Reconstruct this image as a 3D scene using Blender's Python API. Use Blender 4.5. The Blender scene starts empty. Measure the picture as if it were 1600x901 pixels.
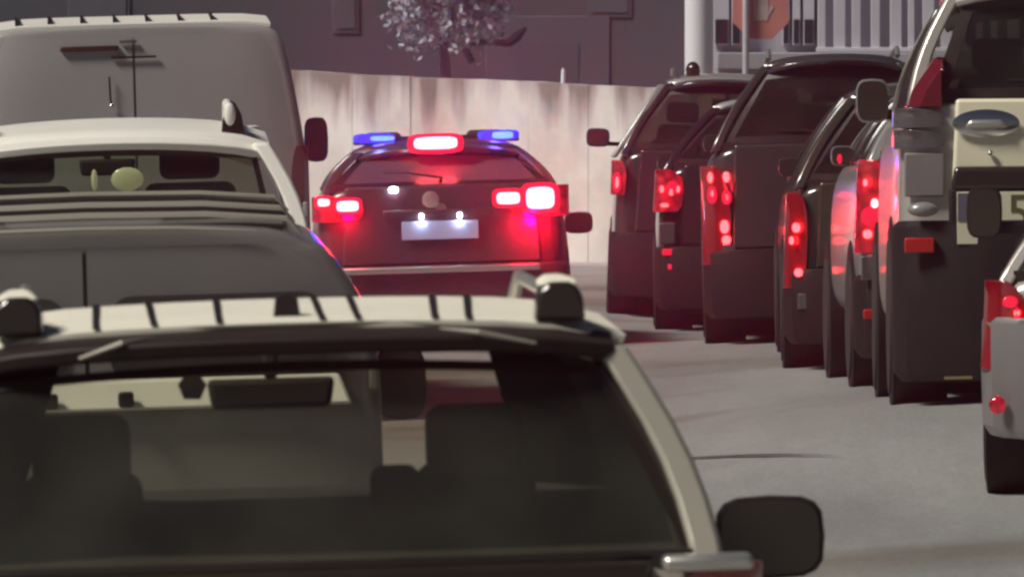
import bpy, bmesh, math, random
from math import sin, cos, pi, radians
from mathutils import Vector, Matrix
random.seed(7)
S = bpy.context.scene
COL = S.collection

# ------------------------------------------------------------------ camera
CAM_H = 2.33
cam = bpy.data.cameras.new('camera')
cam.lens = 315.0
cam.sensor_width = 36.0
cam.clip_start = 0.5
cam.clip_end = 3000
cam.dof.use_dof = True
cam.dof.focus_distance = 52.0
cam.dof.aperture_fstop = 19.0
camo = bpy.data.objects.new('camera', cam)
camo.location = (0, 0, CAM_H)
camo.rotation_euler = (pi/2 - math.atan(0.0275), 0, 0)
COL.objects.link(camo)
S.camera = camo

# ------------------------------------------------------------------ light
SUN_FROM = Vector((-0.64, -0.30, 0.79)).normalized()      # overhead floodlighting, slightly from the left
w = bpy.data.worlds.new('World')
S.world = w
w.use_nodes = True
nt = w.node_tree
nt.nodes.clear()
sky = nt.nodes.new('ShaderNodeTexSky')
sky.sky_type = 'NISHITA'
sky.sun_disc = False
sky.sun_elevation = math.asin(SUN_FROM.z)
sky.sun_rotation = math.atan2(SUN_FROM.x, SUN_FROM.y)
bg = nt.nodes.new('ShaderNodeBackground')
bg.inputs['Strength'].default_value = 0.016
out = nt.nodes.new('ShaderNodeOutputWorld')
nt.links.new(sky.outputs[0], bg.inputs[0])
nt.links.new(bg.outputs[0], out.inputs[0])
sl = bpy.data.lights.new('sun', 'SUN')
sl.energy = 4.0
sl.angle = radians(15)
sl.color = (1.0, 0.955, 0.87)
so = bpy.data.objects.new('sun', sl)
so.rotation_euler = (-SUN_FROM).to_track_quat('-Z', 'Y').to_euler()
so.location = (0, 0, 40)
COL.objects.link(so)
S.view_settings.view_transform = 'Standard'
S.view_settings.look = 'None'
S.view_settings.gamma = 1.0
S.view_settings.exposure = 0.0
S.cycles.use_denoising = True
S.cycles.max_bounces = 8
S.cycles.transparent_max_bounces = 24
S.cycles.filter_width = 2.6
S.cycles.sample_clamp_indirect = 6.0

# ------------------------------------------------------------------ materials
def new_mat(name):
    m = bpy.data.materials.new(name)
    m.use_nodes = True
    return m, m.node_tree, m.node_tree.nodes['Principled BSDF']

def mat(name, col, rough=0.5, metal=0.0, coat=0.0, var=0.12, scale=6.0, bump=0.0, spec=0.5):
    m, t, b = new_mat(name)
    N, L = t.nodes, t.links
    tc = N.new('ShaderNodeTexCoord')
    nz = N.new('ShaderNodeTexNoise')
    nz.inputs['Scale'].default_value = scale
    nz.inputs['Detail'].default_value = 6
    L.new(tc.outputs['Object'], nz.inputs['Vector'])
    mx = N.new('ShaderNodeMix'); mx.data_type = 'RGBA'
    mx.inputs['A'].default_value = tuple(c*(1-var) for c in col) + (1,)
    mx.inputs['B'].default_value = tuple(min(1, c*(1+var)) for c in col) + (1,)
    L.new(nz.outputs['Fac'], mx.inputs['Factor'])
    L.new(mx.outputs['Result'], b.inputs['Base Color'])
    mr = N.new('ShaderNodeMapRange')
    mr.inputs['To Min'].default_value = rough*0.8
    mr.inputs['To Max'].default_value = min(1, rough*1.25)
    L.new(nz.outputs['Fac'], mr.inputs['Value'])
    L.new(mr.outputs['Result'], b.inputs['Roughness'])
    b.inputs['Metallic'].default_value = metal
    b.inputs['Coat Weight'].default_value = coat
    b.inputs['Coat Roughness'].default_value = 0.08
    b.inputs['Specular IOR Level'].default_value = spec
    if bump:
        bp = N.new('ShaderNodeBump'); bp.inputs['Strength'].default_value = bump
        bp.inputs['Distance'].default_value = 0.01
        L.new(nz.outputs['Fac'], bp.inputs['Height'])
        L.new(bp.outputs['Normal'], b.inputs['Normal'])
    return m

def glass(name, tint, refl=1.0, rough=0.04, veil=0.0):
    m = bpy.data.materials.new(name); m.use_nodes = True
    t = m.node_tree; N, L = t.nodes, t.links
    N.clear()
    o = N.new('ShaderNodeOutputMaterial')
    tr = N.new('ShaderNodeBsdfTransparent'); tr.inputs['Color'].default_value = tuple(tint)+(1,)
    gl = N.new('ShaderNodeBsdfGlossy'); gl.inputs['Roughness'].default_value = rough
    gl.inputs['Color'].default_value = (refl, refl, refl, 1)
    lw = N.new('ShaderNodeLayerWeight'); lw.inputs['Blend'].default_value = 0.5
    pw = N.new('ShaderNodeMath'); pw.operation = 'POWER'; pw.inputs[1].default_value = 4.0
    fr = N.new('ShaderNodeMath'); fr.operation = 'MULTIPLY_ADD'; fr.inputs[1].default_value = 0.8; fr.inputs[2].default_value = 0.04
    L.new(lw.outputs['Facing'], pw.inputs[0]); L.new(pw.outputs[0], fr.inputs[0])
    mx = N.new('ShaderNodeMixShader')
    L.new(fr.outputs[0], mx.inputs[0]); L.new(tr.outputs[0], mx.inputs[1]); L.new(gl.outputs[0], mx.inputs[2])
    df = N.new('ShaderNodeBsdfDiffuse'); df.inputs['Color'].default_value = (0.5, 0.48, 0.40, 1)  # pale diffuse veil stands in for hazy reflections on the glass
    tc = N.new('ShaderNodeTexCoord'); nz = N.new('ShaderNodeTexNoise'); nz.inputs['Scale'].default_value = 3.0
    L.new(tc.outputs['Object'], nz.inputs['Vector'])
    dm = N.new('ShaderNodeMath'); dm.operation = 'MULTIPLY'; dm.inputs[1].default_value = veil*2
    L.new(nz.outputs['Fac'], dm.inputs[0])
    m2 = N.new('ShaderNodeMixShader')
    L.new(dm.outputs[0], m2.inputs[0]); L.new(mx.outputs[0], m2.inputs[1]); L.new(df.outputs[0], m2.inputs[2])
    L.new(m2.outputs[0], o.inputs['Surface'])
    return m

def emit(name, col, strength, base=None):
    m, t, b = new_mat(name)
    b.inputs['Base Color'].default_value = tuple(base or col)+(1,)
    b.inputs['Emission Color'].default_value = tuple(col)+(1,)
    b.inputs['Emission Strength'].default_value = strength
    b.inputs['Roughness'].default_value = 0.15
    return m

M = {}
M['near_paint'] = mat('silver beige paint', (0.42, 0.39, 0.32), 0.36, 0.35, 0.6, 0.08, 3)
M['near_roof'] = mat('silver roof with reflected light', (0.78, 0.74, 0.62), 0.6, 0.0, 0.0, 0.08, 3, spec=0.2)  # reflected light on the roof put in as a paler colour
M['spoiler']=mat('dull black spoiler', (0.022, 0.015, 0.012), 0.55, 0, 0, 0.2, 3, spec=0.25)
M['grey_paint'] = mat('grey van paint', (0.15, 0.140, 0.132), 0.38, 0.0, 0.5, 0.08, 3)
M['white_paint'] = mat('white paint', (0.80, 0.77, 0.70), 0.45, 0, 0.05, 0.05, 3, spec=0.3)
M['van_paint'] = mat('greyish white van paint', (0.30, 0.282, 0.278), 0.42, 0, 0.3, 0.07, 2)  # even greyish white, darker than the van's roof panel
M['dark_paint'] = mat('black paint', (0.020, 0.018, 0.018), 0.16, 0, 0.6, 0.2, 3)
M['brown_paint'] = mat('dark brown paint', (0.045, 0.032, 0.030), 0.16, 0, 0.6, 0.2, 3)
M['graphite_paint'] = mat('graphite paint', (0.05, 0.048, 0.046), 0.16, 0.2, 0.6, 0.2, 3)
M['olive_paint'] = mat('dark olive paint', (0.055, 0.052, 0.038), 0.16, 0.2, 0.6, 0.2, 3)
M['silver_paint'] = mat('silver paint', (0.27, 0.268, 0.26), 0.30, 0.15, 0.6, 0.08, 3)
M['champagne_paint'] = mat('champagne paint', (0.52, 0.48, 0.43), 0.35, 0.4, 0.6, 0.08, 3)
M['dark_silver'] = mat('dark silver bumper paint', (0.22, 0.20, 0.195), 0.4, 0.2, 0.4, 0.1, 3)  # darker silver than the champagne bodies it sits on
M['gate_paint'] = mat('beige tailgate paint', (0.80, 0.74, 0.55), 0.4, 0.0, 0.5, 0.06, 3)
M['police_paint'] = mat('dark paint with red light', (0.055, 0.035, 0.038), 0.35, 0, 0.5, 0.15, 3)  # maroon tint puts the red lamp light into the dark body colour
M['trim'] = mat('black plastic trim', (0.014, 0.012, 0.012), 0.6, 0, 0, 0.25, 12, spec=0.2)
M['gloss_trim'] = mat('gloss black trim', (0.022, 0.016, 0.012), 0.22, 0, 0.5, 0.2, 6)
M['rubber'] = mat('tyre rubber', (0.018, 0.017, 0.016), 0.85, 0, 0, 0.3, 20, 0.2)
M['alloy'] = mat('alloy rim', (0.4, 0.4, 0.4), 0.35, 0.8, 0, 0.1)
M['chrome'] = mat('chrome', (0.75, 0.74, 0.72), 0.14, 1.0, 0, 0.05)
M['dull_chrome'] = mat('satin chrome', (0.62, 0.60, 0.55), 0.3, 0.8, 0, 0.08)
M['interior'] = mat('dark interior trim', (0.022, 0.018, 0.015), 0.85, 0, 0, 0.25, 15)
M['seat'] = mat('seat fabric', (0.026, 0.021, 0.017), 0.9, 0, 0, 0.3, 25)
M['headliner'] = mat('headliner fabric', (0.30, 0.28, 0.24), 0.9, 0, 0, 0.1)
M['glass_tint'] = glass('tinted rear glass', (0.78, 0.76, 0.64), 0.45, veil=0.052)
M['glass_green'] = glass('green tinted glass', (0.58, 0.63, 0.50), 0.6, veil=0.03)
M['glass_clear'] = glass('windscreen glass', (0.90, 0.91, 0.86), 0.5)
M['glass_privacy'] = glass('privacy glass', (0.07, 0.065, 0.055), 0.9, veil=0.02)
M['mirror_glass'] = mat('door mirror glass', (0.030, 0.027, 0.018), 0.25, 0.0, 0.3, 0.2)
M['red_lens'] = mat('red lens', (0.26, 0.009, 0.015), 0.12, 0, 1.0, 0.15, 30)
M['red_glow'] = emit('lit red lens', (1.0, 0.01, 0.04), 0.28, (0.35, 0.01, 0.02))
def lens_mat():
    m, t, b = new_mat('lit red lens with reflector facets')
    N, L = t.nodes, t.links
    tc = N.new('ShaderNodeTexCoord'); v = N.new('ShaderNodeTexVoronoi'); v.inputs['Scale'].default_value = 15
    L.new(tc.outputs['Object'], v.inputs['Vector'])
    r = N.new('ShaderNodeMapRange'); r.inputs['From Min'].default_value = 0.15; r.inputs['From Max'].default_value = 0.75
    r.inputs['To Min'].default_value = 0.50; r.inputs['To Max'].default_value = 0.04
    L.new(v.outputs['Distance'], r.inputs['Value']); L.new(r.outputs[0], b.inputs['Emission Strength'])
    b.inputs['Emission Color'].default_value = (1.0, 0.012, 0.045, 1)
    b.inputs['Base Color'].default_value = (0.28, 0.008, 0.014, 1)
    b.inputs['Roughness'].default_value = 0.1; b.inputs['Coat Weight'].default_value = 1.0
    bp = N.new('ShaderNodeBump'); bp.inputs['Strength'].default_value = 0.4; bp.inputs['Distance'].default_value = 0.02
    L.new(v.outputs['Distance'], bp.inputs['Height']); L.new(bp.outputs[0], b.inputs['Normal'])
    return m
M['red_glow'] = lens_mat()
M['red_hot'] = emit('lit brake lamp', (1.0, 0.015, 0.06), 0.85, (0.35, 0.01, 0.02))
M['red_core'] = emit('brake lamp core', (1.0, 0.03, 0.035), 13.0, (.5,.02,.02))
M['white_core'] = emit('white hot lamp core', (1.0, 0.09, 0.12), 14.0, (.5,.02,.02))
M['blue_glow'] = emit('lit blue lens', (0.08, 0.05, 1.0), 0.8, (0.05, 0.05, 0.5))
M['blue_core'] = emit('blue lamp core', (0.016, 0.034, 1.0), 20.0)
M['plate_lamp'] = emit('plate lamp', (0.80, 0.82, 1.0), 30.0)
M['clear_lens'] = mat('clear lamp lens', (0.13, 0.115, 0.118), 0.08, 0.4, 1.0, 0.25, 20)
M['reflector'] = mat('red reflector', (0.45, 0.015, 0.012), 0.25, 0, 0.6, 0.2, 40)
M['plate'] = mat('number plate', (0.62, 0.57, 0.42), 0.45, 0, 0, 0.05)
M['plate_white'] = mat('white number plate', (0.40, 0.43, 0.62), 0.45, 0, 0, 0.05)
M['plate_blue'] = mat('plate blue band', (0.10, 0.10, 0.14), 0.45, 0, 0, 0.05)
M['plate_ink'] = mat('plate ink', (0.09, 0.085, 0.03), 0.5, 0, 0, 0.2)

# concrete road surface
def road_mat():
    m, t, b = new_mat('worn concrete road')
    N, L = t.nodes, t.links
    tc = N.new('ShaderNodeTexCoord')
    mp = N.new('ShaderNodeMapping'); mp.inputs['Scale'].default_value = (1, 0.18, 1)
    L.new(tc.outputs['Object'], mp.inputs['Vector'])
    n1 = N.new('ShaderNodeTexNoise'); n1.inputs['Scale'].default_value = 0.9; n1.inputs['Detail'].default_value = 5
    n2 = N.new('ShaderNodeTexNoise'); n2.inputs['Scale'].default_value = 9; n2.inputs['Detail'].default_value = 8
    L.new(mp.outputs[0], n1.inputs['Vector']); L.new(mp.outputs[0], n2.inputs['Vector'])
    r1 = N.new('ShaderNodeValToRGB')
    r1.color_ramp.elements[0].position = 0.33; r1.color_ramp.elements[0].color = (0.220, 0.220, 0.210, 1)
    r1.color_ramp.elements[1].position = 0.62; r1.color_ramp.elements[1].color = (0.300, 0.302, 0.290, 1)
    L.new(n1.outputs['Fac'], r1.inputs['Fac'])
    mx = N.new('ShaderNodeMix'); mx.data_type = 'RGBA'; mx.blend_type = 'OVERLAY'
    mx.inputs['Factor'].default_value = 0.12
    L.new(r1.outputs[0], mx.inputs['A']); L.new(n2.outputs['Fac'], mx.inputs['B'])
    L.new(mx.outputs['Result'], b.inputs['Base Color'])
    n5 = N.new('ShaderNodeTexNoise'); n5.inputs['Scale'].default_value = 45; n5.inputs['Detail'].default_value = 4
    L.new(mp.outputs[0], n5.inputs['Vector'])
    r5 = N.new('ShaderNodeMapRange'); r5.inputs['From Min'].default_value = .3; r5.inputs['From Max'].default_value = .7
    r5.inputs['To Min'].default_value = .72; r5.inputs['To Max'].default_value = 1.0
    L.new(n5.outputs['Fac'], r5.inputs['Value'])
    n4 = N.new('ShaderNodeTexNoise'); n4.inputs['Scale'].default_value = 0.33; n4.inputs['Detail'].default_value = 3
    L.new(tc.outputs['Object'], n4.inputs['Vector'])
    r4 = N.new('ShaderNodeValToRGB')
    r4.color_ramp.elements[0].position = 0.36; r4.color_ramp.elements[0].color = (0.62, 0.56, 0.48, 1)
    r4.color_ramp.elements[1].position = 0.52; r4.color_ramp.elements[1].color = (1, 1, 1, 1)
    L.new(n4.outputs['Fac'], r4.inputs['Fac'])
    mm = N.new('ShaderNodeMix'); mm.data_type = 'RGBA'; mm.blend_type = 'MULTIPLY'; mm.inputs['Factor'].default_value = 0.8
    m5 = N.new('ShaderNodeMix'); m5.data_type = 'RGBA'; m5.blend_type = 'MULTIPLY'; m5.inputs['Factor'].default_value = 0.7
    L.new(mx.outputs['Result'], m5.inputs['A']); L.new(r5.outputs[0], m5.inputs['B'])
    L.new(m5.outputs['Result'], mm.inputs['A']); L.new(r4.outputs[0], mm.inputs['B'])
    L.new(mm.outputs['Result'], b.inputs['Base Color'])
    b.inputs['Roughness'].default_value = 0.75
    bp = N.new('ShaderNodeBump'); bp.inputs['Strength'].default_value = 0.08; bp.inputs['Distance'].default_value = 0.01
    L.new(n2.outputs['Fac'], bp.inputs['Height']); L.new(bp.outputs[0], b.inputs['Normal'])
    return m
M['road'] = road_mat()
M['police_glass'] = mat('dark glass with red haze', (0.085, 0.055, 0.065), 0.3, 0, 0.3, 0.25, 4)  # dull reddish colour stands in for red lamp haze on the window
M['joint'] = mat('dark joint sealant', (0.02, 0.018, 0.017), 0.7)

def wall_mat():
    m, t, b = new_mat('streaked painted concrete')
    N, L = t.nodes, t.links
    tc = N.new('ShaderNodeTexCoord')
    sp = N.new('ShaderNodeSeparateXYZ'); L.new(tc.outputs['Object'], sp.inputs[0])
    mp = N.new('ShaderNodeMapping'); mp.inputs['Scale'].default_value = (3.6, 3.6, 0.40)
    L.new(tc.outputs['Object'], mp.inputs['Vector'])
    n1 = N.new('ShaderNodeTexNoise'); n1.inputs['Scale'].default_value = 1.0; n1.inputs['Detail'].default_value = 6
    L.new(mp.outputs[0], n1.inputs['Vector'])
    # run-off streaks are strongest under the top edge
    mr = N.new('ShaderNodeMapRange'); mr.inputs['From Min'].default_value = 1.25; mr.inputs['From Max'].default_value = 2.02
    mr.inputs['To Min'].default_value = -0.10; mr.inputs['To Max'].default_value = 0.31
    L.new(sp.outputs['Z'], mr.inputs['Value'])
    sb = N.new('ShaderNodeMath'); sb.operation = 'SUBTRACT'
    L.new(n1.outputs['Fac'], sb.inputs[0]); L.new(mr.outputs[0], sb.inputs[1])
    r = N.new('ShaderNodeValToRGB')
    e = r.color_ramp.elements
    e[0].position = 0.17; e[0].color = (0.33, 0.28, 0.26, 1)
    e[1].position = 0.40; e[1].color = (0.86, 0.83, 0.78, 1)
    k = e.new(0.29); k.color = (0.66, 0.60, 0.60, 1)
    L.new(sb.outputs[0], r.inputs['Fac'])
    n3 = N.new('ShaderNodeTexNoise'); n3.inputs['Scale'].default_value = 1.1; n3.inputs['Detail'].default_value = 7; n3.inputs['Roughness'].default_value = 0.65
    L.new(tc.outputs['Object'], n3.inputs['Vector'])
    r3 = N.new('ShaderNodeValToRGB')
    r3.color_ramp.elements[0].position = 0.32; r3.color_ramp.elements[0].color = (0.72, 0.68, 0.66, 1)
    r3.color_ramp.elements[1].position = 0.62; r3.color_ramp.elements[1].color = (1, 1, 1, 1)
    L.new(n3.outputs['Fac'], r3.inputs['Fac'])
    mm = N.new('ShaderNodeMix'); mm.data_type = 'RGBA'; mm.blend_type = 'MULTIPLY'; mm.inputs['Factor'].default_value = 1.0
    L.new(r.outputs[0], mm.inputs['A']); L.new(r3.outputs[0], mm.inputs['B'])
    L.new(mm.outputs['Result'], b.inputs['Base Color'])
    b.inputs['Roughness'].default_value = 0.85
    return m
M['wall'] = wall_mat()
M['dark_facade'] = mat('dark render', (0.100, 0.106, 0.124), 0.9, 0, 0, 0.18, 0.6, 0.1)
M['facade_panel'] = mat('grey violet panel', (0.116, 0.121, 0.140), 0.8, 0, 0, 0.15, 1.0)
M['grey_facade'] = mat('grey facade render', (0.42, 0.41, 0.45), 0.85, 0, 0, 0.12, 1.5)
M['slat'] = mat('pale painted slat', (0.62, 0.60, 0.66), 0.7, 0, 0, 0.12, 3)
M['slat_gap'] = mat('shadow panel behind slats', (0.16, 0.15, 0.19), 0.8, 0, 0, 0.15, 3)
M['pane'] = mat('dark window pane', (0.03, 0.03, 0.045), 0.12, 0, 0.3, 0.2, 2)
M['post_white'] = mat('white painted concrete', (0.86, 0.85, 0.90), 0.7, 0, 0, 0.06, 2)
M['sign_red'] = mat('red sign face', (0.66, 0.24, 0.21), 0.6, 0, 0.2, 0.12, 5)
M['sign_white'] = mat('white sign print', (0.62, 0.48, 0.47), 0.5, 0, 0, 0.08, 5)
M['steel'] = mat('galvanised steel', (0.66, 0.63, 0.68), 0.5, 0.3, 0, 0.1, 8)
M['bark'] = mat('bark', (0.17, 0.16, 0.19), 0.9, 0, 0, 0.3, 12, 0.4)
M['leaf_pale'] = mat('pale leaves', (0.62, 0.60, 0.70), 0.6, 0, 0, 0.3, 3)
M['leaf_dark'] = mat('grey green leaves', (0.42, 0.41, 0.48), 0.6, 0, 0, 0.3, 3)
M['kerb'] = mat('kerb concrete', (0.40, 0.38, 0.38), 0.85, 0, 0, 0.15, 4, 0.2)

# ------------------------------------------------------------------ mesh helpers
class MB:
    def __init__(s): s.v = []; s.f = []
    def add(s, vs, fs):
        o = len(s.v); s.v += [tuple(p) for p in vs]; s.f += [tuple(i+o for i in f) for f in fs]; return s
    def hull8(s, b, t):
        return s.add(list(b)+list(t), [(3,2,1,0),(4,5,6,7),(0,1,5,4),(1,2,6,5),(2,3,7,6),(3,0,4,7)])
    def box(s, c, d):
        x,y,z = c; a,b,e = d[0]/2,d[1]/2,d[2]/2
        q = [(x-a,y-b),(x+a,y-b),(x+a,y+b),(x-a,y+b)]
        return s.hull8([(p[0],p[1],z-e) for p in q],[(p[0],p[1],z+e) for p in q])
    def prism(s, pts, z0, z1, axis='z', sc0=1.0):
        n = len(pts)
        def P(p, z):
            return (p[0],p[1],z) if axis=='z' else ((p[0],z,p[1]) if axis=='y' else (z,p[0],p[1]))
        vs = [P(p,z0) for p in pts]+[P(p,z1) for p in pts]
        fs = [tuple(range(n-1,-1,-1)), tuple(range(n,2*n))]+[(i,(i+1)%n,n+(i+1)%n,n+i) for i in range(n)]
        return s.add(vs, fs)
    def loft(s, rings, cap=True, closed=True):
        n = len(rings[0]); vs = [p for r in rings for p in r]; fs = []
        for k in range(len(rings)-1):
            for i in range(n if closed else n-1):
                j = (i+1)%n
                fs.append((k*n+i, k*n+j, (k+1)*n+j, (k+1)*n+i))
        if cap:
            fs.append(tuple(range(n-1,-1,-1))); o=(len(rings)-1)*n; fs.append(tuple(range(o,o+n)))
        return s.add(vs, fs)
    def tube(s, path, r, n=8):
        path = [Vector(p) for p in path]; rings=[]
        for i,p in enumerate(path):
            d = (path[min(i+1,len(path)-1)]-path[max(i-1,0)]).normalized()
            a = d.cross(Vector((0,0,1)))
            if a.length < 0.05: a = d.cross(Vector((1,0,0)))
            a.normalize(); b = d.cross(a)
            rr = r[i] if isinstance(r,(list,tuple)) else r
            rings.append([tuple(p+rr*(cos(2*pi*k/n)*a+sin(2*pi*k/n)*b)) for k in range(n)])
        return s.loft(rings)
    def lathe(s, prof, axis='x', n=28, c=(0,0,0)):
        rings=[]
        for (r,h) in prof:
            ring=[]
            for k in range(n):
                a=2*pi*k/n
                if axis=='x': ring.append((c[0]+h,c[1]+r*cos(a),c[2]+r*sin(a)))
                elif axis=='y': ring.append((c[0]+r*cos(a),c[1]+h,c[2]+r*sin(a)))
                else: ring.append((c[0]+r*cos(a),c[1]+r*sin(a),c[2]+h))
            rings.append(ring)
        return s.loft(rings)
    def ball(s, c, d, n=10, m=7):
        rings=[]
        for j in range(m):
            t = pi*(j+0.5)/m
            rings.append([(c[0]+d[0]/2*sin(t)*cos(2*pi*k/n), c[1]+d[1]/2*sin(t)*sin(2*pi*k/n), c[2]+d[2]/2*cos(t)) for k in range(n)])
        return s.loft(rings)
    def grid(s, fn, nu, nv, th=None):
        vs=[fn(i/nu, j/nv) for j in range(nv+1) for i in range(nu+1)]
        fs=[(j*(nu+1)+i, j*(nu+1)+i+1, (j+1)*(nu+1)+i+1, (j+1)*(nu+1)+i) for j in range(nv) for i in range(nu)]
        return s.add(vs, fs)
    def build(s, name, m, parent=None, bevel=0.0, seg=2, sub=0, smooth=40, solid=0.0, loc=None):
        me = bpy.data.meshes.new(name)
        me.from_pydata(s.v, [], s.f)
        bm = bmesh.new(); bm.from_mesh(me)
        bmesh.ops.recalc_face_normals(bm, faces=bm.faces)
        bm.to_mesh(me); bm.free()
        me.materials.append(m)
        for p in me.polygons: p.use_smooth = True
        if not sub: me.set_sharp_from_angle(angle=radians(smooth))
        o = bpy.data.objects.new(name, me); COL.objects.link(o)
        if parent: o.parent = parent
        if loc: o.location = loc
        if solid:
            d=o.modifiers.new('solid','SOLIDIFY'); d.thickness=solid; d.offset=-1; e=o.modifiers.new('split','EDGE_SPLIT'); e.split_angle=radians(50)
        if bevel:
            d=o.modifiers.new('bevel','BEVEL'); d.width=bevel; d.segments=seg; d.limit_method='ANGLE'; d.angle_limit=radians(35)
            d.harden_normals=False
        if sub:
            d=o.modifiers.new('sub','SUBSURF'); d.levels=sub; d.render_levels=sub
        return o

def tag(o, label=None, cat=None, group=None, kind=None):
    if label: o['label']=label
    if cat: o['category']=cat
    if group: o['group']=group
    if kind: o['kind']=kind
    return o
def empty(name, loc, label, cat, group=None):
    o=bpy.data.objects.new(name,None); COL.objects.link(o); o.location=loc; o.empty_display_size=0.3
    return tag(o,label,cat,group)
def lerp(a,b,t): return a+(b-a)*t
def interp(x, pts):
    if x<=pts[0][0]: return pts[0][1]
    for (a,b),(c,d) in zip(pts,pts[1:]):
        if x<=c:
            t=(x-a)/(c-a); t=t*t*(3-2*t); return b+(d-b)*t
    return pts[-1][1]

# ------------------------------------------------------------------ the road surface
LEFT=[(30,0),(38,0.07),(43,0.15),(52,0.11),(63,0.14),(72,0.08),(86,0.0)]
RIGHT=[(28,0.0),(39,0.15),(45,0.42),(50.5,0.29),(56,0.20),(61.5,0.19),(67,0.08),(72.5,-0.04),(84,0.0)]
def g(x,y):
    cross = 0.028*(max(-7,min(2.4,x))+1.2)
    t=max(0,min(1,(x-0.3)/2.0)); t=t*t*(3-2*t)
    return cross + lerp(interp(y,LEFT),interp(y,RIGHT),t)
xs=[-900,-300,-120,-60,-30,-20]+[-14+0.4*i for i in range(71)]+[20,30,60,120,300,900]
ys=[-300,-100,-40,-10,0,5]+[10+0.5*i for i in range(181)]+[110,130,170,300,600,1500]
mb=MB(); nx=len(xs)
mb.add([(x,y,g(x,y)) for y in ys for x in xs],
       [(j*nx+i,j*nx+i+1,(j+1)*nx+i+1,(j+1)*nx+i) for j in range(len(ys)-1) for i in range(nx-1)])
tag(mb.build('road',M['road'],smooth=80),kind='structure')
# sealed joint across the lane
def strip(x0,x1,y0,y1,name,m,h,skew=0):
    b=MB(); n=24
    b.grid(lambda u,v:(lerp(x0,x1,u), lerp(y0,y1,v)+skew*u, g(lerp(x0,x1,u),lerp(y0,y1,v)+skew*u)+h), n,2)
    return tag(b.build(name,m,smooth=80),kind='structure')
def joint():
    b=MB(); line=[(.30,46.0),(.489,45.6),(.738,44.9),(.974,44.05),(1.209,43.4),(1.44,42.9),(1.62,42.6)]
    n=len(line)
    vs=[]
    for k in range(61):
        x=lerp(.30,1.55,k/60); a,b_,c=.489,.974,1.44
        y=45.6*(x-b_)*(x-c)/((a-b_)*(a-c))+44.07*(x-a)*(x-c)/((b_-a)*(b_-c))+42.9*(x-a)*(x-b_)/((c-a)*(c-b_))
        wd=.10*(1-max(0,(x-1.2)/.36))+.01
        vs+=[(x,y,g(x,y)+.012),(x,y+wd,g(x,y+wd)+.012)]
    b.add(vs,[(2*k,2*k+2,2*k+3,2*k+1) for k in range(60)])
    return tag(b.build('road_joint',M['joint'],smooth=80),kind='structure')
joint()

# ------------------------------------------------------------------ vehicles
def put(root, x, y, yaw, L):
    """stand a vehicle on the road: x,y is the middle of its rear bumper"""
    c,s=cos(yaw),sin(yaw)
    f=Vector((-s,c)); r=Vector((c,s))
    p=Vector((x,y))
    a=p+f*0.8; b=p+f*(L-0.9)
    za,zb_=g(a.x,a.y),g(b.x,b.y)
    slope=(zb_-za)/(L-1.7)
    q0=p+f*0.8-r*0.75; q1=p+f*0.8+r*0.75
    roll=(g(q1.x,q1.y)-g(q0.x,q0.y))/1.5
    Y=Vector((f.x,f.y,slope)).normalized()
    X=Vector((r.x,r.y,roll)); X=(X-X.dot(Y)*Y).normalized()
    Z=X.cross(Y)
    m=Matrix((X,Y,Z)).transposed()
    root.rotation_euler=m.to_euler()
    root.location=(x,y,za-slope*0.8)
    return root

def sect(hw,zs,zb,y):
    h=[(hw*0.5,zs),(hw-.15,zs),(hw-.04,zs+.05),(hw-.005,zs+.18),(hw,zs+.36),(hw-.005,zb-.26),(hw-.03,zb-.12),(hw-.07,zb-.03),(hw-.14,zb),(hw*.5,zb+.008)]
    return [(x,y,z) for x,z in h]+[(-x,y,z) for x,z in reversed(h)]

def wheel(root,x,y,r,side,wd=0.23):
    t=MB().lathe([(r*0.62,-wd/2),(r*0.93,-wd/2),(r,-wd/2+.035),(r,wd/2-.035),(r*0.93,wd/2),(r*0.62,wd/2)],'x',28,(x,y,r))
    ty=t.build('wheel',M['rubber'],root)
    rim=MB().lathe([(0.05,wd/2*side-.02*side),(0.07,wd/2*side-.03*side),(r*0.6,wd/2*side-.045*side),(r*0.66,wd/2*side-.004*side),(r*0.6,wd/2*side-.07*side)],'x',24,(x,y,r))
    rim.build('rim',M['alloy'],ty)

def door_mirror(root,x,y,z,side,wd,ht,paint,glassm='mirror_glass',back=0.0):
    b=MB()
    rings=[]
    for k,(yy,sc) in enumerate([(0,0.93),(0.02,1.0),(0.07,0.97),(0.12,0.78),(0.15,0.4)]):
        ring=[]
        for i in range(16):
            a=2*pi*i/16; ex=0.55
            cx=math.copysign(abs(cos(a))**ex,cos(a)); sz=math.copysign(abs(sin(a))**ex,sin(a))
            ring.append((x+side*wd/2+cx*wd/2*sc, y+yy, z+sz*ht/2*sc))
        rings.append(ring)
    b.loft(rings)
    o=b.build('door_mirror',paint,root,smooth=50)
    ring=[(p[0]+(x+side*wd/2-p[0])*.10, y-.006, p[2]+(z-p[2])*.10) for p in rings[1]]
    ring2=[(p[0],y+.01,p[2]) for p in ring]
    MB().loft([ring,ring2]).build('mirror_glass',M[glassm],o)
    MB().hull8([(x-side*.16,y+.03,z-ht*.42),(x+side*.05,y+.03,z-ht*.42),(x+side*.05,y+.10,z-ht*.42),(x-side*.16,y+.12,z-ht*.42)],
               [(x-side*.16,y+.03,z-ht*.2),(x+side*.05,y+.03,z-ht*.2),(x+side*.05,y+.10,z-ht*.2),(x-side*.16,y+.12,z-ht*.2)]).build('mirror_arm',M['trim'],o,bevel=.01)
    return o

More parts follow.
